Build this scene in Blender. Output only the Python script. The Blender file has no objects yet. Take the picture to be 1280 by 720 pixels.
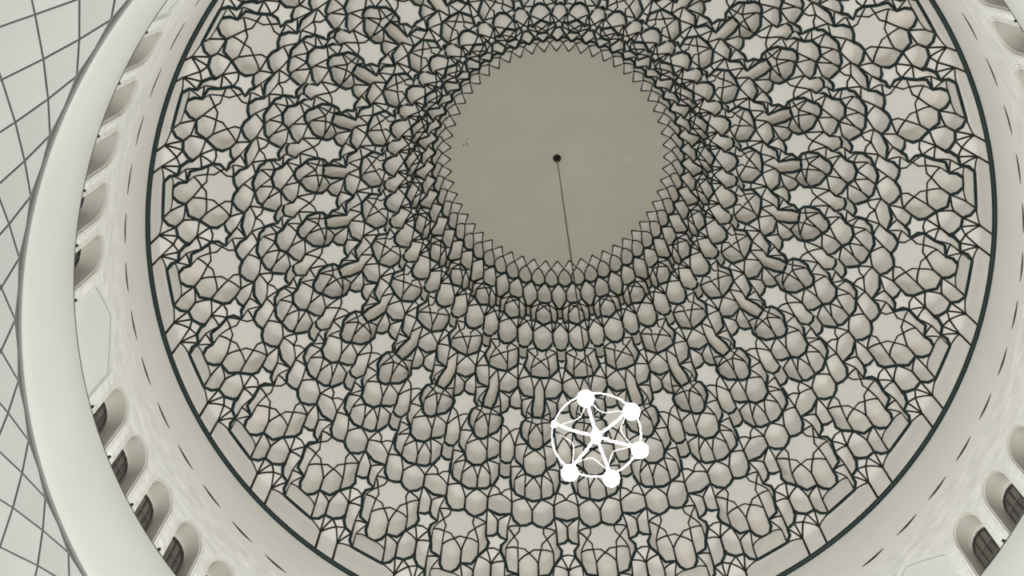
import bpy, bmesh, math, random
from mathutils import Vector, Matrix
random.seed(7)
PI = math.pi
C = bpy.context.scene.collection

# ------------------------------------------------------------------ camera, world, exposure
R = 8.0                       # radius of the ring under the honeycomb dome, metres
NS = 28                       # sectors round the dome
D = 2 * PI / NS
PHI0 = -0.3616222
Z0 = 1.6 + 3.2903224 * R      # height of the ring above the floor (eye height 1.6 m)
CAM = Vector((-0.03908675, -0.83263194, -3.29032238))
RV = Vector((0.27024572, 0.01825900, -0.09930859))
FPX = 1791.17629
rot = Matrix.Rotation(RV.length, 3, RV.normalized())    # world -> (right, down, forward)
cam_data = bpy.data.cameras.new('camera')
cam = bpy.data.objects.new('camera', cam_data)
C.objects.link(cam)
X, Y, Zf = rot[0].copy(), rot[1].copy(), rot[2].copy()
m3 = Matrix((X, -Y, -Zf)).transposed()
cam.matrix_world = Matrix.Translation(Vector((CAM.x * R, CAM.y * R, Z0 + CAM.z * R))) @ m3.to_4x4()
cam_data.sensor_width = 36.0
cam_data.lens = FPX / 1280 * 36.0
cam_data.clip_end = 500
bpy.context.scene.camera = cam

world = bpy.data.worlds.new('overcast_sky')
bpy.context.scene.world = world
world.use_nodes = True
bgn = world.node_tree.nodes['Background']
bgn.inputs[0].default_value = (1.0, 0.99, 0.97, 1)
bgn.inputs[1].default_value = 0.54
sc = bpy.context.scene
sc.view_settings.view_transform = 'Standard'
sc.view_settings.look = 'None'
sc.view_settings.gamma = 1
sc.view_settings.use_curve_mapping = False
sc.view_settings.exposure = 0.26
sc.cycles.max_bounces = 16
sc.cycles.diffuse_bounces = 12

# ------------------------------------------------------------------ materials
def mat(name, col, rough=0.6, var=0.0, scale=6.0, rnd=0.0, bump=0.0, spec=0.3, metal=0.0, emit=None, estr=0.0, stretch=None):
    m = bpy.data.materials.new(name)
    m.use_nodes = True
    nt = m.node_tree
    b = nt.nodes['Principled BSDF']
    b.inputs['Base Color'].default_value = (*col, 1)
    b.inputs['Roughness'].default_value = rough
    b.inputs['Specular IOR Level'].default_value = spec
    b.inputs['Metallic'].default_value = metal
    if var or bump:
        tc = nt.nodes.new('ShaderNodeTexCoord')
        no = nt.nodes.new('ShaderNodeTexNoise')
        no.inputs['Scale'].default_value = scale
        no.inputs['Detail'].default_value = 5
        if stretch:
            mp = nt.nodes.new('ShaderNodeMapping')
            mp.inputs['Scale'].default_value = stretch
            nt.links.new(tc.outputs['Object'], mp.inputs['Vector'])
            nt.links.new(mp.outputs['Vector'], no.inputs['Vector'])
        else:
            nt.links.new(tc.outputs['Object'], no.inputs['Vector'])
        fac = no.outputs['Fac']
        if var:
            ramp = nt.nodes.new('ShaderNodeMapRange')
            ramp.inputs['From Min'].default_value = 0.3
            ramp.inputs['From Max'].default_value = 0.7
            ramp.inputs['To Min'].default_value = 1 - var
            ramp.inputs['To Max'].default_value = 1 + var
            nt.links.new(fac, ramp.inputs['Value'])
            val = ramp.outputs['Result']
            if rnd:
                oi = nt.nodes.new('ShaderNodeObjectInfo')
                mr = nt.nodes.new('ShaderNodeMapRange')
                mr.inputs['To Min'].default_value = 1 - rnd
                mr.inputs['To Max'].default_value = 1 + rnd
                nt.links.new(oi.outputs['Random'], mr.inputs['Value'])
                mu = nt.nodes.new('ShaderNodeMath')
                mu.operation = 'MULTIPLY'
                nt.links.new(val, mu.inputs[0])
                nt.links.new(mr.outputs['Result'], mu.inputs[1])
                val = mu.outputs['Value']
            vm = nt.nodes.new('ShaderNodeVectorMath')
            vm.operation = 'SCALE'
            vm.inputs[0].default_value = col
            nt.links.new(val, vm.inputs['Scale'])
            nt.links.new(vm.outputs['Vector'], b.inputs['Base Color'])
        if bump:
            bp = nt.nodes.new('ShaderNodeBump')
            bp.inputs['Strength'].default_value = bump
            bp.inputs['Distance'].default_value = 0.05
            nt.links.new(fac, bp.inputs['Height'])
            nt.links.new(bp.outputs['Normal'], b.inputs['Normal'])
    if emit:
        b.inputs['Emission Color'].default_value = (*emit, 1)
        b.inputs['Emission Strength'].default_value = estr
    return m

M = {}
M['cell'] = mat('cell_plaster', (0.93, 0.90, 0.85), 0.55, var=0.035, scale=1.6, rnd=0.05, bump=0.03)
M['star'] = mat('star_plaster', (0.93, 0.91, 0.865), 0.6, var=0.03, scale=1.5, rnd=0.02)
M['disc'] = mat('disc_plaster', (0.70, 0.70, 0.60), 0.7, var=0.035, scale=0.9)
M['thick'] = mat('dark_teal_paint', (0.007, 0.024, 0.024), 0.4, spec=0.35)
M['thin'] = mat('dark_line_paint', (0.022, 0.024, 0.020), 0.5, spec=0.2)
M['wall'] = mat('drum_plaster', (0.86, 0.865, 0.825), 0.6, var=0.10, scale=2.6, bump=0.35, stretch=(1.0, 1.0, 2.2))
M['band'] = mat('band_plaster', (0.84, 0.83, 0.79), 0.6, var=0.025, scale=0.8)
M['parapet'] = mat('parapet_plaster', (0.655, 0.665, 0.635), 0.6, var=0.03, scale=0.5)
M['blind'] = mat('blind_panel_plaster', (0.80, 0.81, 0.775), 0.6, var=0.03, scale=0.6)
M['patch'] = mat('repair_plaster', (0.76, 0.74, 0.64), 0.7)
M['dullwhite'] = mat('swag_metal', (0.14, 0.14, 0.14), 0.5)
M['softline'] = mat('soft_line', (0.42, 0.42, 0.40), 0.7)
M['vault'] = mat('vault_panel_plaster', (0.69, 0.705, 0.675), 0.6, var=0.03, scale=0.9, rnd=0.02)
M['joint'] = mat('vault_joint', (0.20, 0.205, 0.19), 0.8, var=0.05, scale=4)
M['greyline'] = mat('grey_moulding', (0.26, 0.265, 0.255), 0.6)
M['darkline'] = mat('dark_edge_line', (0.05, 0.065, 0.055), 0.6)
M['reveal'] = mat('reveal_plaster', (0.72, 0.695, 0.645), 0.7, var=0.05, scale=1.5)
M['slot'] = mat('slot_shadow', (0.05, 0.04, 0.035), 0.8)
M['metal'] = mat('bronze_window_metal', (0.10, 0.095, 0.085), 0.4, metal=0.3)
M['glass'] = mat('dark_window_glass', (0.12, 0.115, 0.10), 0.15, spec=0.6)
M['black'] = mat('black_iron', (0.012, 0.012, 0.012), 0.5)
M['white'] = mat('white_enamel', (0.9, 0.9, 0.9), 0.3)
M['lamp'] = mat('lit_lamp_globe', (1, 1, 1), 0.4, emit=(1, 0.985, 0.97), estr=850)
M['floor'] = mat('marble_floor', (0.80, 0.79, 0.76), 0.35, var=0.04, scale=0.7)
M['shell'] = mat('outer_shell', (0.5, 0.5, 0.46), 0.8, var=0.05, scale=0.5)

# ------------------------------------------------------------------ helpers
def put(o, label=None, cat=None, group=None, kind=None):
    if label: o['label'] = label
    if cat: o['category'] = cat
    if group: o['group'] = group
    if kind: o['kind'] = kind
    return o

def mesh_from(name, verts, faces, material, smooth=True):
    me = bpy.data.meshes.new(name)
    me.from_pydata([tuple(v) for v in verts], [], faces)
    me.materials.append(material)
    if smooth:
        me.polygons.foreach_set('use_smooth', [True] * len(me.polygons))
    me.update()
    return me

def link(name, me, parent=None, rotz=0.0, loc=None):
    o = bpy.data.objects.new(name, me)
    C.objects.link(o)
    if parent is not None: o.parent = parent
    if rotz: o.rotation_euler = (0, 0, rotz)
    if loc is not None: o.location = loc
    return o

def empty(name, loc=(0, 0, 0)):
    o = bpy.data.objects.new(name, None)
    C.objects.link(o)
    o.location = loc
    o.empty_display_size = 0.2
    return o

class MB:
    def __init__(s): s.v = []; s.f = []
    def tube(s, pts, r, n=6, closed=False):
        pts = [Vector(p) for p in pts]
        out = [pts[0]]
        for p in pts[1:]:
            if (p - out[-1]).length > 1e-5: out.append(p)
        pts = out
        if len(pts) < 2: return
        base = len(s.v); k = len(pts)
        for i, p in enumerate(pts):
            a = pts[i - 1] if (i > 0 or closed) else p
            b = pts[(i + 1) % k] if (i < k - 1 or closed) else p
            t = (b - a).normalized()
            ref = Vector((0, 0, 1)) if abs(t.z) < 0.9 else (Vector((p.x, p.y, 0)).normalized() if p.xy.length > 1e-3 else Vector((1, 0, 0)))
            n1 = t.cross(ref).normalized(); n2 = t.cross(n1).normalized()
            for j in range(n):
                an = 2 * PI * j / n
                s.v.append(p + n1 * (r * math.cos(an)) + n2 * (r * math.sin(an)))
        for i in range(k if closed else k - 1):
            i2 = (i + 1) % k
            for j in range(n):
                j2 = (j + 1) % n
                s.f.append((base + i * n + j, base + i2 * n + j, base + i2 * n + j2, base + i * n + j2))
        if not closed:
            s.f.append(tuple(base + j for j in range(n)))
            s.f.append(tuple(base + (k - 1) * n + j for j in reversed(range(n))))
    def grid(s, rows):
        base = len(s.v); nc = len(rows[0])
        for r in rows: s.v.extend(Vector(p) for p in r)
        for i in range(len(rows) - 1):
            for j in range(nc - 1):
                a = base + i * nc + j
                s.f.append((a, a + 1, a + nc + 1, a + nc))
    def poly(s, pts):
        base = len(s.v); s.v.extend(Vector(p) for p in pts)
        s.f.append(tuple(range(base, base + len(pts))))
    def box(s, c, ax, ay, az):
        base = len(s.v); c = Vector(c); ax, ay, az = Vector(ax), Vector(ay), Vector(az)
        for i in (-1, 1):
            for j in (-1, 1):
                for k in (-1, 1): s.v.append(c + ax * i + ay * j + az * k)
        for q in ((0, 1, 3, 2), (4, 6, 7, 5), (0, 4, 5, 1), (2, 3, 7, 6), (0, 2, 6, 4), (1, 5, 7, 3)):
            s.f.append(tuple(base + t for t in q))
    def lathe(s, prof, n=16, c=(0, 0, 0)):
        base = len(s.v); c = Vector(c)
        for (r, z) in prof:
            for j in range(n):
                a = 2 * PI * j / n
                s.v.append(c + Vector((r * math.cos(a), r * math.sin(a), z)))
        for i in range(len(prof) - 1):
            for j in range(n):
                j2 = (j + 1) % n
                s.f.append((base + i * n + j, base + i * n + j2, base + (i + 1) * n + j2, base + (i + 1) * n + j))
    def mesh(s, name, material, smooth=True, weld=False):
        me = mesh_from(name, s.v, s.f, material, smooth)
        if weld:
            bm = bmesh.new(); bm.from_mesh(me)
            bmesh.ops.remove_doubles(bm, verts=bm.verts, dist=1e-4)
            bmesh.ops.dissolve_degenerate(bm, edges=bm.edges, dist=1e-4)
            bm.to_mesh(me); bm.free()
            if smooth:
                me.polygons.foreach_set('use_smooth', [True] * len(me.polygons))
            me.update()
        return me

def rot_sector(k):                 # k: (azimuth - PHI0) / D
    return PHI0 + k * D
def cyl(s, z, r):                  # point on a cylinder; s in sector widths about +x, all in ring radii
    a = s * D
    return Vector((r * R * math.cos(a), r * R * math.sin(a), z * R))
CENTRE = Vector((0, 0, Z0))

# ------------------------------------------------------------------ setting: floor, drum walls
fl = MB()
NF = 64
fl.poly([(45 * math.cos(2 * PI * i / NF), 45 * math.sin(2 * PI * i / NF), 0) for i in range(NF)])
fo = link('floor', fl.mesh('floor', M['floor'], False)); put(fo, kind='structure')

# outer shell of dome and drum: unseen, added to keep the daylight out from above and behind
sh = MB()
sh.lathe([(1.12, -0.90), (1.12, 0.05), (1.08, 0.35), (0.98, 0.62), (0.84, 0.82), (0.66, 1.06), (0.5, 1.25), (0.3, 1.38), (0.0005, 1.44)], 84)
sho = link('light_block_shell', sh.mesh('outer_shell', M['shell']), loc=CENTRE)
sho.scale = (R, R, R)
put(sho, kind='structure')

RB, RW, RP = 1.0030, 1.0050, 0.999       # band, window wall, parapet
ZB, ZSLOT, ZP, ZP2, ZBOT = 0.0, -0.19, -0.58, -0.885, -0.655
bd = MB()
rows = []
for z, r in ((0.0, RB), (-0.06, RB), (-0.12, RB), (ZSLOT, RB), (ZSLOT - 0.004, RB + 0.0003), (ZSLOT - 0.010, RB + 0.0008), (ZSLOT - 0.03, RW)):
    rows.append([cyl(i * NS / 224.0, z, r) for i in range(225)])
bd.grid(rows)
band = link('wall_upper_band', bd.mesh('wall_upper_band', M['band']), loc=CENTRE); put(band, kind='structure')

# vent slots: dark crescents above every bay
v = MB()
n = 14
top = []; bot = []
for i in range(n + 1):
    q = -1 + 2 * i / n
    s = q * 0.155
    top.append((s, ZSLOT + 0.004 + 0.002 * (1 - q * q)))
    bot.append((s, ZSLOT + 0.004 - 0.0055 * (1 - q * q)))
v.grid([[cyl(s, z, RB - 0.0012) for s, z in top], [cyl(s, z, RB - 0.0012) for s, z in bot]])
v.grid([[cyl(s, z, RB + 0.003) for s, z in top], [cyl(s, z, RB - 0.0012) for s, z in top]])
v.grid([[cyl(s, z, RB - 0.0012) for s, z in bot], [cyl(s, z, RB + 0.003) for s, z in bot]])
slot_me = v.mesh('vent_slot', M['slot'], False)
for i in range(56):
    link('vent_slot', slot_me, band, rot_sector(i * 0.5))

# window wall, bay by bay
def arch_pts(w, prof):
    """prof: right half outline from jamb foot to apex, (x, z); returns left foot .. apex .. right foot"""
    left = [(-x, z) for x, z in prof]
    return left + [(x, z) for x, z in reversed(prof[:-1])] if abs(prof[-1][0]) < 1e-6 else left + [(x, z) for x, z in reversed(prof)]
WIN = [(0.174, ZBOT), (0.174, -0.55), (0.174, -0.48), (0.174, -0.422), (0.166, -0.402), (0.148, -0.382), (0.100, -0.361), (0.05, -0.351), (0.0, -0.346)]
BLI = [(0.430, ZBOT), (0.430, -0.55), (0.430, -0.46), (0.430, -0.405), (0.405, -0.388), (0.35, -0.372), (0.24, -0.347), (0.12, -0.322), (0.0, -0.302)]
def wall_bay(prof, W, s0, mb):
    pts = arch_pts(0, prof)
    nj = 4
    outer = []
    npt = len(pts)
    arch = npt - 2 * nj
    w = prof[0][0]
    for i, (x, z) in enumerate(pts):
        if i < nj - 1: outer.append((-W, z))
        elif i == nj - 1: outer.append((-W, ZSLOT - 0.030))
        elif i == npt - nj: outer.append((W, ZSLOT - 0.030))
        elif i > npt - nj: outer.append((W, z))
        else:
            outer.append((-W + 2 * W * (i - nj + 1) / (arch + 1), ZSLOT - 0.030))
    rws = []
    for t in (0, 0.12, 0.4, 0.7, 1.0):
        rws.append([cyl(s0 + a[0] * (1 - t) + b[0] * t, a[1] * (1 - t) + b[1] * t, RW) for a, b in zip(pts, outer)])
    mb.grid(rws)
wm = MB()
bays = []
for g in range(8):
    c0 = 1.75 + 3.5 * g
    wall_bay(BLI, 0.5, c0, wm); bays.append((c0, 'b'))
    for j in range(5):
        wall_bay(WIN, 0.25, c0 + 0.75 + 0.5 * j, wm); bays.append((c0 + 0.75 + 0.5 * j, 'w'))
wo = link('wall_drum', wm.mesh('wall_drum', M['wall'], weld=True), loc=CENTRE, rotz=PHI0)
put(wo, kind='structure')

# arched windows
DEP = 1.052
wp = arch_pts(0, WIN)
rv = MB()
rv.grid([[cyl(x, z, r) for x, z in wp] for r in (RW, RW + 0.003)])
rv.grid([[cyl(x * 0.95, z - 0.004 if abs(x) < 0.173 else z, RW + 0.003) for x, z in wp], [cyl(x * 0.95, z - 0.004 if abs(x) < 0.173 else z, (RW + DEP) / 2) for x, z in wp], [cyl(x * 0.95, z - 0.004 if abs(x) < 0.173 else z, DEP) for x, z in wp]])
rv.grid([[cyl(x, z, RW + 0.003) for x, z in wp], [cyl(x * 0.95, z - 0.004 if abs(x) < 0.173 else z, RW + 0.003) for x, z in wp]])
rv.grid([[cyl(x, z, DEP - 0.001) for x, z in wp], [cyl(x * 0.02, ZBOT, DEP - 0.001) for x, z in wp]])
rv_me = rv.mesh('reveal', M['reveal'], True)
tr = MB()
def offs(prof, d):       # push an outline outwards by d ring radii
    out = []
    pts = arch_pts(0, prof)
    for i, (x, z) in enumerate(pts):
        a = pts[max(0, i - 1)]; b = pts[min(len(pts) - 1, i + 1)]
        tx, tz = (b[0] - a[0]) * D, b[1] - a[1]
        L = math.hypot(tx, tz)
        nx, nz = -tz / L, tx / L
        out.append((x + nx * d / D, z + nz * d))
    return out
def band_between(mb, prof, d0, d1, r0, r1):
    a = offs(prof, d0); b = offs(prof, d1)
    mb.grid([[cyl(x, z, r0) for x, z in b], [cyl(x, z, r1) for x, z in b], [cyl(x, z, r1) for x, z in a], [cyl(x, z, r0) for x, z in a]])
band_between(tr, WIN, 0.0004, 0.0036, RW + 0.002, RW - 0.0030)
band_between(tr, WIN, 0.0066, 0.0090, RW + 0.002, RW - 0.0026)
tr_me = tr.mesh('arch_trim', M['wall'], False)
GL = [(0.150, ZBOT), (0.150, -0.435), (0.142, -0.415), (0.112, -0.393), (0.06, -0.381), (0.0, -0.377)]
gp = arch_pts(0, GL)
gf = MB()
band_between(gf, GL, -0.004, 0.0, DEP - 0.001, DEP - 0.008)
gf_me = gf.mesh('window_frame', M['metal'], False)
def pane_mesh(sign):
    mb = MB()
    half = [(x, z) for x, z in gp if x * sign >= -1e-9]
    if sign > 0: half = half[::-1]
    a = [cyl(x, z, DEP - 0.004) for x, z in half]
    b = [cyl(0, z, DEP - 0.004) for x, z in half]
    mb.grid([a, b])
    mb.grid([[p + Vector((0.012, 0, 0)) for p in a], [p + Vector((0.012, 0, 0)) for p in b]])
    return mb.mesh('pane', M['glass'], False)
pa_me = (pane_mesh(-1), pane_mesh(1))
gb = MB()
for x in (-0.075, 0.0, 0.075):
    gb.tube([cyl(x, ZBOT, DEP - 0.007), cyl(x, -0.379 - 0.1 * abs(x), DEP - 0.007)], 0.012, 4)
for z in (-0.44, -0.49, -0.54, -0.59):
    gb.tube([cyl(-0.148, z, DEP - 0.007), cyl(0.148, z, DEP - 0.007)], 0.010, 4)
gb_me = gb.mesh('glazing_bars', M['metal'], False)
bl = MB()
bpts = arch_pts(0, BLI)
bl.grid([[cyl(x, z, RW) for x, z in bpts], [cyl(x, z, RW + 0.009) for x, z in bpts]])
bl.grid([[cyl(x, z, RW + 0.009) for x, z in bpts], [cyl(x * 0.5, max(ZBOT, z - 0.12), RW + 0.009) for x, z in bpts], [cyl(0.0, ZBOT, RW + 0.009) for x, z in bpts]])
bl_me = bl.mesh('blind_arch', M['blind'], False)
bt = MB(); band_between(bt, BLI, 0.0005, 0.0035, RW + 0.002, RW - 0.0016)
bt_me = bt.mesh('arch_trim', M['wall'], False)
bc = MB(); bc.tube([cyl(x, z - 0.0005, RW + 0.0085) for x, z in bpts[4:13]], 0.008, 5)  # thin grey tube following the head of the blind arch
bc_me = bc.mesh('edge_line', M['softline'])
nw = 0; nb_ = 0
for c0, kd in bays:
    a = rot_sector(c0)
    if kd == 'w':
        nw += 1
        e = empty('window_%d' % nw, CENTRE); e.rotation_euler = (0, 0, a)
        put(e, kind='structure')
        link('reveal', rv_me, e); link('arch_trim', tr_me, e); link('window_frame', gf_me, e)
        link('pane', pa_me[0], e); link('pane', pa_me[1], e); link('glazing_bars', gb_me, e)
    else:
        nb_ += 1
        e = link('trim_%d' % nb_, bl_me, loc=CENTRE, rotz=a); put(e, kind='structure')
        link('arch_trim', bt_me, e); link('edge_line', bc_me, e)

# parapet ring under the windows
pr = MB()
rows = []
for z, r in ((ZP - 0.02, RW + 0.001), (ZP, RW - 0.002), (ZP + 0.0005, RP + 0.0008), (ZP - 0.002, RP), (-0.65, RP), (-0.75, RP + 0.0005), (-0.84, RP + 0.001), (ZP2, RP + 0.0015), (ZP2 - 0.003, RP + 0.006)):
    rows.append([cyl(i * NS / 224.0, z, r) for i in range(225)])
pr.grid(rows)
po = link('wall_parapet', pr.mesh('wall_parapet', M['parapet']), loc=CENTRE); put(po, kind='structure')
def ring_tube(name, r, z, rad, material, parent, seg=224):
    mb = MB(); mb.tube([cyl(i * NS / seg, z, r) for i in range(seg)], rad, 8, closed=True)
    return link(name, mb.mesh(name, material), parent)
ring_tube('top_edge_strip', RP + 0.0006, ZP, 0.014, M['darkline'], po)
ring_tube('bottom_moulding', RP + 0.0045, ZP2 - 0.001, 0.034, M['greyline'], po)

# net vault around the drum opening: rhombic panels with recessed joints
VR = [1.0045, 1.0085, 1.033, 1.066, 1.108, 1.158, 1.215, 1.278, 1.345]
VZ = [-0.890, -0.892, -0.897, -0.905, -0.921, -0.944, -0.974, -1.012, -1.058]
def vp(s, j, dz=0.0): return cyl(s, VZ[j] + dz, VR[j])
vb = MB()
rows = [[vp(i * NS / 112.0, j, 0.0022) for i in range(113)] for j in range(len(VR))]
vb.grid(rows)
vo = link('ceiling_vault', vb.mesh('ceiling_vault', M['joint'], False), loc=CENTRE, rotz=PHI0); put(vo, kind='structure')
def panel(pts, gap=0.014, th=0.03):
    pts = [Vector(p) for p in pts]
    n = len(pts); ins = []
    nrm = Vector((0, 0, 0))
    for i in range(n):
        nrm += (pts[i] - pts[0]).cross(pts[(i + 1) % n] - pts[0])
    nrm.normalize()
    cen = sum(pts, Vector()) / n
    for i in range(n):
        p = pts[i]; a = (pts[i - 1] - p).normalized(); b = (pts[(i + 1) % n] - p).normalized()
        bis = (a + b)
        sn = math.sqrt(max(1e-6, (1 - a.dot(b)) / 2))
        ins.append(p + bis.normalized() * (gap / sn))
    if nrm.z > 0: nrm = -nrm
    mb = MB()
    lo = ins; hi = [p - nrm * th for p in ins]
    c = cen
    base = len(mb.v); mb.v.extend(lo + hi)
    mb.f.append(tuple(range(n)))
    for i in range(n):
        i2 = (i + 1) % n
        mb.f.append((i, i + n, i2 + n, i2))
    return mb.mesh('vault_panel', M['vault'], False)
for j in range(1, len(VR)):
    o = 0.25 if j % 2 == 1 else 0.0
    if j + 1 >= len(VR): continue
    me = panel([vp(o, j - 1), vp(o + 0.25, j), vp(o, j + 1), vp(o - 0.25, j)])
    if j <= 5:
        for i in range(56): link('vault_panel', me, vo, i * 0.5 * D)
    else:                      # the outermost rows, past the 300 panels that show largest
        VV, FF = [], []
        for i in range(56):
            ca, sa_ = math.cos(i * 0.5 * D), math.sin(i * 0.5 * D); b0 = len(VV)
            VV.extend((q.co.x * ca - q.co.y * sa_, q.co.x * sa_ + q.co.y * ca, q.co.z) for q in me.vertices)
            FF.extend(tuple(b0 + t for t in pg.vertices) for pg in me.polygons)
        far = link('outer_vault_panels', mesh_from('outer_vault_panels', VV, FF, M['vault'], False), vo); far['kind'] = 'stuff'

# ------------------------------------------------------------------ the honeycomb (muqarnas) dome
ZL = [0.0, 0.124, 0.221, 0.318, 0.413, 0.502, 0.590, 0.670, 0.752, 0.834, 0.922, 1.011, 1.115, 1.232]
SPF = [0.82] + [0.72] * 11 + [0.38]
PT = {   # name: (u in sector widths from the big-star axis, rho in ring radii)
 'r0_': (0, 1.0), 'ra_': (0.19, 1.0), 'S': (0.382, 1.0), 'rh_': (0.5, 1.0),
 'A0': (0, 0.9927), 'A': (0.203, 0.9935), 's1': (0.276, 0.980), 'B': (0.302, 0.9613), 'M2': (0.406, 0.9576), 'm2': (0.478, 0.9425), 'C': (0.5, 0.930), 'N': (0.5, 0.9697),
 'q00': (0, 0.9935), 'q0': (0.054, 0.9920), 'q1': (0.113, 0.9768), 'D1': (0.129, 0.959), 'sm2': (0.267, 0.952), 'D2': (0.321, 0.925), 'g1': (0.405, 0.898), 'g2': (0.412, 0.8806), 'F': (0.351, 0.863), 'n1': (0.448, 0.858), 'tt': (0.5, 0.848), 'sb': (0.5, 0.8925),
 'V0': (0, 0.9396), 'v01': (0.060, 0.9282), 'V1': (0.156, 0.927), 'v12': (0.163, 0.910), 'V2': (0.224, 0.8945), 'v2t': (0.170, 0.878), 'Vt': (0.170, 0.861), 'G0': (0, 0.8474), 'k1': (0.077, 0.857), 'k3': (0.271, 0.847), 'G1': (0.316, 0.8295), 'G2': (0.5, 0.839),
 'h0': (0, 0.827), 'H1': (0.128, 0.820), 'sm4': (0.271, 0.8115), 'H2': (0.312, 0.801), 'Xt': (0.358, 0.797), 'fm': (0.399, 0.772), 'H3': (0.403, 0.7625), 'sq4': (0.5, 0.769), 'Xm': (0.447, 0.804), 'X': (0.5, 0.8186),
 'i0': (0, 0.7915), 'I1': (0.134, 0.7835), 'I2': (0.190, 0.766), 'sm5': (0.331, 0.749), 'I3': (0.371, 0.732), 'oc': (0.402, 0.756), 'ob': (0.5, 0.762),
 'j0': (0, 0.744), 'jm': (0.087, 0.7385), 'J1': (0.136, 0.7275), 'sm6': (0.272, 0.708), 'st6': (0.320, 0.683), 'm6': (0.312, 0.665), 'J2': (0.243, 0.652), 'ws': (0.341, 0.639), 'M1': (0.375, 0.622), 'wc': (0.5, 0.626), 'um': (0.423, 0.688), 'un': (0.5, 0.7005),
 'W0': (0, 0.6956), 'W1': (0.094, 0.690), 't1': (0.091, 0.6735), 't0': (0, 0.6735), 't2': (0.129, 0.650), 'L1': (0.116, 0.6125), 'hm': (0.351, 0.611), 'L2': (0.5, 0.588),
 'n0': (0, 0.5787), 'N1': (0.223, 0.576), 's18': (0.397, 0.552), 'Xt8': (0.421, 0.545), 'sb8': (0.5, 0.5435), 'N2': (0.387, 0.5195), 'sq8': (0.5, 0.525),
 'Y0': (0, 0.5543), 'y01': (0.080, 0.546), 'Y1_': (0.157, 0.5416), 'y19': (0.097, 0.531), 'ra': (0.150, 0.5135), 'r0': (0, 0.5211), 'rb': (0.239, 0.4997), 'R1': (0.277, 0.485), 'oc9': (0.332, 0.503), 'od9': (0.364, 0.512), 'ob9': (0.5, 0.518),
 's0': (0, 0.4654), 'sa': (0.195, 0.455), 'S1': (0.239, 0.449), 'sd': (0.321, 0.456), 'S2': (0.389, 0.4537), 'S3': (0.424, 0.4388), 'sq10': (0.5, 0.4431), 'us': (0.5, 0.4595),
 'y0': (0, 0.4205), 'ya': (0.151, 0.4197), 'Y1': (0.250, 0.409), 'yp': (0.418, 0.435), 'yq': (0.5, 0.4392), 'pa': (0, 0.4316), 'pb': (0.156, 0.4244),
 'Z0': (0, 0.383), 'z1': (0.17, 0.3937), 'z2': (0.33, 0.3937), 'Z5': (0.5, 0.383),
 'T0': (0, 0.3395), 'Tn': (0.25, 0.3665), 'T5': (0.5, 0.3395),
}
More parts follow.
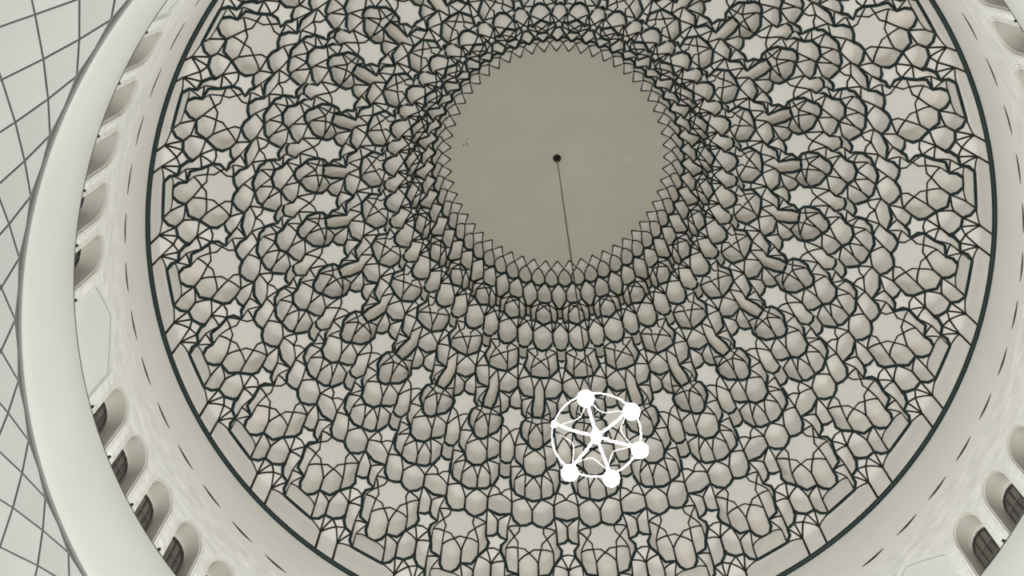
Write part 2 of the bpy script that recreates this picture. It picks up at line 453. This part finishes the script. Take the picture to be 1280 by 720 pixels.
# tiers: lower edge (painted thick), niches, spandrels (with rays), flat stars on the tier's lower level
T = [
 dict(edge=None,
      niche=[('c0', 'r0_ ra_ S', 'A0 A', 'rim_panel'), ('c5', 'S rh_', 'N', 'rim_panel')],
      span=[('m', 'S', 'A s1 B M2 N', 'B M2')], star=[]),
 dict(edge='A0 A s1 B M2 m2 C', up='M2 N',
      niche=[('c0', 'A0 A', 'q00 q0', 'niche_cell'), ('m', 'A s1 B', 'D1', 'niche_cell'), ('m', 'B M2 m2 C', 'D2', 'niche_cell')],
      span=[('m', 'A', 'q0 q1 D1', ''), ('m', 'B', 'D1 sm2 D2', ''), ('c5', 'C', 'D2 g1 sb', 'g1')], star=[('c5', 'N M2 m2 C')]),
 dict(edge='q00 q0 q1 D1 sm2 D2 g1 g2 F n1 tt', up='g1 sb',
      niche=[('c0', 'q00 q0 q1 D1', 'V0', 'niche_cell'), ('m', 'D1 sm2 D2', 'V1', 'niche_cell'), ('m', 'D2 g1 g2 F', 'V2', 'niche_cell'), ('m', 'F n1 tt', 'G1', 'niche_cell')],
      span=[('m', 'D1', 'V0 v01 V1', ''), ('m', 'D2', 'V1 v12 V2', ''), ('m', 'F', 'V2 v2t Vt k3 G1', 'Vt'), ('c5', 'tt', 'G1 G2', '')], star=[('c5', 'sb g1 g2 F n1 tt')]),
 dict(edge='G0 k1 Vt k3 G1 G2', up='V0 v01 V1 v12 V2 v2t Vt',
      niche=[('m', 'G0 k1 Vt k3 G1', 'H1', 'niche_cell'), ('c5', 'G1 G2', 'X', 'niche_cell')],
      span=[('c0', 'G0', 'h0 H1', ''), ('m', 'G1', 'H1 sm4 H2 Xt Xm X', 'Xt')], star=[('c0', 'V0 v01 V1 v12 V2 v2t Vt k1 G0')]),
 dict(edge='h0 H1 sm4 H2 Xt fm H3 sq4', up='Xt Xm X',
      niche=[('c0', 'h0 H1', 'i0', 'niche_cell'), ('m', 'H1 sm4 H2', 'I1', 'niche_cell'), ('m', 'H2 Xt fm H3', 'I2', 'niche_cell'), ('c5', 'H3 sq4', 'oc ob', 'niche_cell')],
      span=[('m', 'H1', 'i0 I1', ''), ('m', 'H2', 'I1 I2', ''), ('m', 'H3', 'I2 sm5 I3 oc', '')], star=[('c5', 'X Xm Xt fm H3 sq4')]),
 dict(edge='i0 I1 I2 sm5 I3 oc ob', up='',
      niche=[('c0', 'i0 I1 I2', 'j0', 'niche_cell'), ('m', 'I2 sm5 I3', 'J1', 'niche_cell'), ('c5', 'I3 oc ob', 'un', 'niche_cell')],
      span=[('m', 'I2', 'j0 jm J1', ''), ('m', 'I3', 'J1 sm6 st6 um un', 'st6')], star=[]),
 dict(edge='j0 jm J1 sm6 st6 m6 J2 ws M1 wc', up='st6 um un',
      niche=[('c0', 'j0 jm J1', 'W0', 'niche_cell'), ('m', 'J1 sm6 st6', 'W1', 'niche_cell'), ('m', 'st6 m6 J2', 't1', 'niche_cell'), ('m', 'J2 ws M1', 'L1', 'niche_cell'), ('c5', 'M1 wc', 'L2', 'niche_cell')],
      span=[('m', 'J1', 'W0 W1', ''), ('m', 'st6', 'W1 t1', ''), ('m', 'J2', 't1 t2 L1', ''), ('m', 'M1', 'L1 hm L2', '')], star=[('c5', 'un um st6 m6 J2 ws M1 wc')]),
 dict(edge='t0 t1 t2 L1 hm L2', up='W0 W1 t1',
      niche=[('c0', 't0 t1 t2 L1', 'n0', 'niche_cell'), ('m', 'L1 hm L2', 'N1', 'niche_cell')],
      span=[('m', 'L1', 'n0 N1', ''), ('c5', 'L2', 'N1 s18 Xt8 sb8', 'Xt8')], star=[('c0', 'W0 W1 t1 t0')]),
 dict(edge='n0 N1 s18 Xt8 N2 sq8', up='Xt8 sb8',
      niche=[('c0', 'n0 N1', 'Y0', 'niche_cell'), ('m', 'N1 s18 Xt8 N2', 'Y1_', 'niche_cell'), ('c5', 'N2 sq8', 'od9 ob9', 'niche_cell')],
      span=[('m', 'N1', 'Y0 y01 Y1_', ''), ('m', 'N2', 'Y1_ y19 ra rb R1 oc9 od9', 'ra')], star=[('c5', 'sb8 Xt8 N2 sq8')]),
 dict(edge='r0 ra rb R1 oc9 od9 ob9', up='Y0 y01 Y1_ y19 ra',
      niche=[('c0', 'r0 ra rb R1', 's0', 'niche_cell'), ('c5', 'R1 oc9 od9 ob9', 'us', 'niche_cell')],
      span=[('m', 'R1', 's0 sa S1 sd S2 us', 'S1 S2')], star=[('c0', 'Y0 y01 Y1_ y19 ra r0')]),
 dict(edge='s0 sa S1 sd S2 S3 sq10', up='S2 us',
      niche=[('c0', 's0 sa S1', 'pa', 'niche_cell'), ('m', 'S1 sd S2 S3', 'pb', 'niche_cell'), ('c5', 'S3 sq10', 'yp yq', 'niche_cell')],
      span=[('m', 'S1', 'pa pb', ''), ('m', 'S3', 'pb ya Y1 yp', 'Y1')], star=[('c5', 'us S2 S3 sq10')]),
 dict(edge='y0 ya Y1 yp yq', up='pa pb ya',
      niche=[('c0', 'y0 ya Y1', 'Z0', 'niche_cell'), ('c5', 'Y1 yp yq', 'Z5', 'niche_cell')],
      span=[('m', 'Y1', 'Z0 z1 z2 Z5', '')], star=[('c0', 'pa pb ya y0')]),
 dict(edge='Z0 z1 z2 Z5', up='',
      niche=[('m', 'Z0 z1 z2 Z5', 'Tn', 'niche_cell')],
      span=[('c0', 'Z0', 'T0 Tn', ''), ('c5', 'Z5', 'Tn T5', '')], star=[]),
]
def mir0(p): return (-p[0], p[1])
def mir5(p): return (1 - p[0], p[1])
def full(names, mode):
    """list of (u, rho) running across the mirror axis for c0 / c5 items"""
    l = [PT[n] for n in names.split()]
    if mode == 'm': return l
    if mode == 'c0':
        if l[0][0] > 1e-6: l = l[::-1]
        left = [mir0(p) for p in reversed(l)]
        return left[:-1] + l if abs(l[0][0]) < 1e-6 else left + l
    if l[-1][0] < 0.5 - 1e-6: pass
    right = [mir5(p) for p in reversed(l)]
    return l + right[1:] if abs(l[-1][0] - 0.5) < 1e-6 else l + right
def xyz(p, z):
    a = p[0] * D
    return Vector((p[1] * R * math.cos(a), p[1] * R * math.sin(a), z * R))
def lerp2(a, b, t): return (a[0] + (b[0] - a[0]) * t, a[1] + (b[1] - a[1]) * t)
def resample(pl, n):
    if len(pl) == 1: return pl * n
    pts = [Vector((p[0] * D * p[1], p[1])) for p in pl]
    cum = [0]
    for a, b in zip(pts, pts[1:]): cum.append(cum[-1] + (b - a).length)
    out = []
    for i in range(n):
        s = cum[-1] * i / (n - 1); k = 0
        while k < len(pl) - 2 and cum[k + 1] < s: k += 1
        t = (s - cum[k]) / max(1e-9, cum[k + 1] - cum[k])
        out.append(lerp2(pl[k], pl[k + 1], t))
    return out
NA = 7
LEAN = 0.16
def arc(b, a, zs, z1, n=NA, pw=1.0, q=0.0):
    """curve from the springing point b up and over to the point a (vertical at the foot, flat at the top)"""
    P, Q = xyz(b, 0), xyz(a, 0)
    out = []
    for i in range(n + 1):
        th = PI / 2 * i / n
        w = q + (1 - q) * (1 - math.cos(th))
        p = P.lerp(Q, w)
        p.z = (zs + (z1 - zs) * math.sin(th) ** pw) * R
        out.append(p)
    return out
def dens(pl, sub):
    out = []
    for a, b in zip(pl, pl[1:]):
        for i in range(sub): out.append(lerp2(a, b, i / sub))
    return out + [pl[-1]]
def niche_mesh(bot, top, k, name):
    z0, z1 = ZL[k], ZL[k + 1]; zs = z0 + (z1 - z0) * SPF[k]
    bot = dens(bot, 2 if len(bot) > 3 else 3)
    tops = resample(top, len(bot)) if len(top) > 1 else top * len(bot)
    mb = MB()
    cols = []
    nb = len(bot)
    for i, (b, a) in enumerate(zip(bot, tops)):
        q = LEAN * math.sin(PI * i / (nb - 1)) ** 0.6 if name == 'niche_cell' else 0.0
        col = []
        for h in (0.0, 0.25, 0.5, 0.75):
            pt = xyz(b, 0).lerp(xyz(a, 0), q * h ** 1.6); pt.z = (z0 + (zs - z0) * h) * R
            col.append(pt)
        cols.append(col + arc(b, a, zs, z1, q=q))
    mb.grid(cols)
    return mb.mesh(name, M['cell'], True, weld=True)
def span_mesh(base, top, k, name):
    z0, z1 = ZL[k], ZL[k + 1]; zs = z0 + (z1 - z0) * SPF[k]
    top = dens(top, 2)
    mb = MB()
    mb.grid([arc(base, a, zs, z1) for a in top])
    return mb.mesh(name, M['star'], True, weld=True)
def variants(mode, pl):
    return [pl] if mode != 'm' else [pl, [mir0(p) for p in pl]]

tier_words = ['lowest', 'second', 'third', 'fourth', 'fifth', 'sixth', 'seventh', 'eighth', 'ninth', 'tenth', 'eleventh', 'twelfth', 'topmost']
R_THICK, R_THIN, R_VERT = 0.0044 * R, 0.0025 * R, 0.0031 * R
def sec_angle(s): return PHI0 + (s + 0.5) * D
for k, td in enumerate(T):
    z0, z1 = ZL[k], ZL[k + 1]; zs = z0 + (z1 - z0) * SPF[k]
    thick = MB(); thin = MB()
    tier = link('ceiling_tier', None, loc=CENTRE)
    put(tier, kind='structure')
    def add_all(name, me):
        for s in range(NS): link(name, me, tier, sec_angle(s))
    sp_joined = MB()
    cusps = set()
    for mode, bn, tn, nm in td['niche']:
        bot, top = full(bn, mode), full(tn, mode)
        for b, t in ((bot, top),) if mode != 'm' else ((bot, top), ([mir0(p) for p in bot], [mir0(p) for p in top])):
            add_all(nm, niche_mesh(b, t, k, nm))
            for e, a in ((b[0], t[0]), (b[-1], t[-1])):
                thin.tube(arc(e, a, zs, z1), R_THIN, 5)
                cusps.add((round(e[0], 4), e[1]))
    for c in cusps:
        thin.tube([xyz(c, z0), xyz(c, zs)], R_VERT, 5)
    for mode, base, tn, rays in td['span']:
        b = PT[base]; top = full(tn, mode)
        for bb, tt_ in ((b, top),) if mode != 'm' else ((b, top), (mir0(b), [mir0(p) for p in top])):
            me = span_mesh(bb, tt_, k, 'spandrel_panel')
            if k < 8:
                add_all('spandrel_panel', me)
            else:
                base_i = len(sp_joined.v)
                sp_joined.v.extend(v_.co.copy() for v_ in me.vertices)
                sp_joined.f.extend(tuple(base_i + i for i in p_.vertices) for p_ in me.polygons)
        for rn in rays.split():
            q = PT[rn]
            opts = {'m': [(b, q), (mir0(b), mir0(q))], 'c0': [(b, q), (b, mir0(q))], 'c5': [(b, q), (b, mir5(q))]}[mode]
            for bb, qq in opts: thin.tube(arc(bb, qq, zs, z1), R_THIN, 5)
    for mode, sn in td['star']:
        l = [PT[n_] for n_ in sn.split()]
        if mode == 'c0': ring = l + [mir0(p) for p in reversed(l)]
        else: ring = l + [mir5(p) for p in reversed(l)]
        clean = []
        for p in ring:
            if not clean or abs(p[0] - clean[-1][0]) + abs(p[1] - clean[-1][1]) > 1e-6: clean.append(p)
        if abs(clean[0][0] - clean[-1][0]) + abs(clean[0][1] - clean[-1][1]) < 1e-6: clean.pop()
        mb = MB(); mb.poly([xyz(p, z0) for p in clean])
        me = mb.mesh('star_panel', M['star'], False)
        bm = bmesh.new(); bm.from_mesh(me); bmesh.ops.triangulate(bm, faces=bm.faces); bm.to_mesh(me); bm.free()
        add_all('star_panel', me)
    if td['edge']:
        l = [PT[n_] for n_ in td['edge'].split()]
        thick.tube([xyz(p, z0) for p in l], R_THICK, 6)
        thick.tube([xyz(mir0(p), z0) for p in l], R_THICK, 6)
        if td['up']:
            l = [PT[n_] for n_ in td['up'].split()]
            thin.tube([xyz(p, z0) for p in l], R_THIN, 5)
            thin.tube([xyz(mir0(p), z0) for p in l], R_THIN, 5)
    if k == 12:
        l = [PT[n_] for n_ in 'T0 Tn T5'.split()]
        thin.tube([xyz(p, z1) for p in l], R_THIN, 5)
        thin.tube([xyz(mir0(p), z1) for p in l], R_THIN, 5)
    # lines: one object for the whole tier, sectors joined
    def whole(mb, name, material):
        if not mb.v: return
        V_, F_ = [], []
        for s in range(NS):
            a = sec_angle(s); ca, sa_ = math.cos(a), math.sin(a); b0 = len(V_)
            V_.extend((v_.x * ca - v_.y * sa_, v_.x * sa_ + v_.y * ca, v_.z) for v_ in mb.v)
            F_.extend(tuple(b0 + i for i in f_) for f_ in mb.f)
        return link(name, mesh_from(name, V_, F_, material), tier)
    if k == 0:
        mbr = MB(); mbr.tube([cyl(i * NS / 224.0, 0.0, 1.0) for i in range(224)], 0.0075 * R, 8, closed=True)
        link('rim_moulding', mbr.mesh('rim_moulding', M['thick']), tier)
    whole(thick, 'edge_moulding', M['thick'])
    whole(thin, 'arch_line', M['thin'])
    if sp_joined.v:
        o = whole(sp_joined, 'spandrel_infill', M['star']); o['kind'] = 'stuff'

# crown disc
ring = []
for s in range(NS):
    for u, r_ in ((-0.5, 0.3395), (-0.25, 0.3665), (0, 0.3395), (0.25, 0.3665)):
        a = sec_angle(s) + u * D
        ring.append(Vector((r_ * R * math.cos(a), r_ * R * math.sin(a), ZL[13] * R)))
dm = MB()
nr = len(ring)
dm.v = ring + [Vector((p.x * 0.9, p.y * 0.9, p.z)) for p in ring] + [Vector((0, 0, ZL[13] * R))]
for i in range(nr):
    i2 = (i + 1) % nr
    dm.f.append((i, i2, nr + i2, nr + i)); dm.f.append((nr + i, nr + i2, 2 * nr))
disc = link('ceiling_crown', dm.mesh('ceiling_crown', M['disc'], False), loc=CENTRE); put(disc, kind='structure')
def on_plane(px, py, z):
    d = rot.transposed() @ Vector(((px - 640) / FPX, (py - 360) / FPX, 1))
    t = (z - CAM.z) / d.z
    return (CAM + d * t) * R
def chip(px, py, rx, ry, ang, name, material, th=0.006):
    c = on_plane(px, py, ZL[13]); mb = MB(); n = 9
    e1 = Vector((math.cos(ang), math.sin(ang), 0)); e2 = Vector((-math.sin(ang), math.cos(ang), 0))
    lo = []
    for i in range(n):
        a = 2 * PI * i / n; q = 1 + 0.2 * random.uniform(-1, 1)
        lo.append(c + e1 * (rx * q * math.cos(a)) + e2 * (ry * q * math.sin(a)) - Vector((0, 0, th)))
    mb.v = lo + [p + Vector((0, 0, th + 0.002)) for p in lo]
    mb.f.append(tuple(range(n)))
    for i in range(n): mb.f.append((i, (i + 1) % n, n + (i + 1) % n, n + i))
    link(name, mb.mesh(name, material, False), disc)
chip(583.8, 180, 0.05, 0.013, 1.35, 'plaster_crack', M['black'])
chip(579.5, 181.5, 0.022, 0.016, 0.3, 'plaster_crack', M['black'])
chip(584.2, 173.5, 0.018, 0.018, 0.0, 'plaster_crack', M['greyline'])
chip(783, 199, 0.13, 0.10, 0.4, 'plaster_patch', M['patch'])

# ------------------------------------------------------------------ chandelier on its long cable
HZ = -1.19
ch = empty('chandelier', (0, 0, Z0 + HZ * R))
put(ch, 'white six-armed ring chandelier with five glowing globes hanging on a long cable', 'chandelier')
RR = 0.0700 * R
mb = MB(); mb.tube([(RR * math.cos(2 * PI * i / 72), RR * math.sin(2 * PI * i / 72), 0.05) for i in range(72)], 0.008, 8, closed=True)
link('outer_ring', mb.mesh('outer_ring', M['white']), ch)
mb = MB(); mb.lathe([(0.001, -0.14), (0.025, -0.135), (0.055, -0.10), (0.065, -0.03), (0.045, 0.03), (0.07, 0.06), (0.04, 0.10), (0.035, 0.22), (0.018, 0.32), (0.001, 0.33)], 20)
link('hub', mb.mesh('hub', M['white']), ch)
arm = MB()
arm.tube([(0.05, 0, 0.02), (0.2, 0, -0.02), (0.38, 0, -0.01), (RR, 0, 0.05)], 0.015, 8)
arm_me = arm.mesh('arm', M['white'])
scr = MB()
scr.tube([((0.86 - 0.30 * math.sin(PI * t)) * RR * math.cos(t * PI / 3), (0.86 - 0.30 * math.sin(PI * t)) * RR * math.sin(t * PI / 3), 0.01 + 0.05 * math.sin(PI * t)) for t in [i / 14 for i in range(15)]], 0.002, 6)
scr_me = scr.mesh('swag', M['dullwhite'])
lm = MB()
lm.lathe([(0.001, -0.105)] + [(0.105 * math.sin(a), -0.105 * math.cos(a)) for a in [PI * i / 12 for i in range(1, 12)]] + [(0.03, 0.101)], 18)
lm_on = lm.mesh('lamp_globe', M['lamp'])
so = MB(); so.lathe([(0.03, 0.075), (0.042, 0.08), (0.042, 0.12), (0.02, 0.135), (0.001, 0.136)], 14)
so_me = so.mesh('socket', M['white'])
hub_w = Vector((0, 0, HZ * R))
for i, (px, py) in enumerate([(734, 503), (788, 512), (805, 561), (766, 601), (711, 589), (694, 531)]):
    w = on_plane(px, py, HZ); an = math.atan2(w.y, w.x)
    link('arm', arm_me, ch, an)
    link('swag', scr_me, ch, an)
    at = (RR * math.cos(an), RR * math.sin(an), -0.09)
    if i < 5:
        g = link('lamp_globe', lm_on, ch); g.location = at
        link('socket', so_me, g)
    else:                        # the sixth arm has lost its globe
        link('socket', so_me, ch).location = at
cable_len = (ZL[13] - HZ) * R
mb = MB(); mb.tube([(0, 0, 0.32), (0, 0, cable_len * 0.33), (0, 0, cable_len * 0.66), (0, 0, cable_len - 0.05)], 0.013, 6)
link('cable', mb.mesh('cable', M['black']), ch)
mb = MB(); mb.lathe([(0.001, cable_len - 0.16), (0.03, cable_len - 0.15), (0.06, cable_len - 0.09), (0.105, cable_len - 0.03), (0.09, cable_len), (0.001, cable_len)], 16)
link('ceiling_rose', mb.mesh('ceiling_rose', M['black']), ch)

# ------------------------------------------------------------------ little spotlights on the ledge between the windows
sb = MB(); sb.box((RP * R + 0.035, 0, ZP * R + 0.03), (0.02, 0, 0), (0, 0.016, 0), (0, 0, 0.03))
sp_br = sb.mesh('bracket', M['black'], False)
sh2 = MB(); sh2.lathe([(0.001, -0.05), (0.026, -0.05), (0.03, -0.04), (0.026, 0.03), (0.012, 0.05), (0.001, 0.052)], 12)
sp_hd = sh2.mesh('lamp_head', M['black'])
for g in range(8):
    for j in range(6):
        s = 1.75 + 3.5 * g + 0.5 + 0.5 * j
        a = rot_sector(s)
        e = empty('spotlight', (RP * R * math.cos(a), RP * R * math.sin(a), Z0 + ZP * R))
        if j in (0, 5): put(e, 'small black spotlight on the drum ledge between a blind arch and a window', 'spotlight', 'spotlights beside the blind arches')
        else: put(e, 'small black spotlight on the drum ledge between two arched windows', 'spotlight', 'spotlights between the drum windows')
        e.rotation_euler = (0, 0, a)
        b = link('bracket', sp_br, e); b.location = (-RP * R, 0, -ZP * R)
        h = link('lamp_head', sp_hd, e); h.location = (0.02, 0, 0.075); h.rotation_euler = (0, -0.7, 0)
print('objects', len(bpy.data.objects))
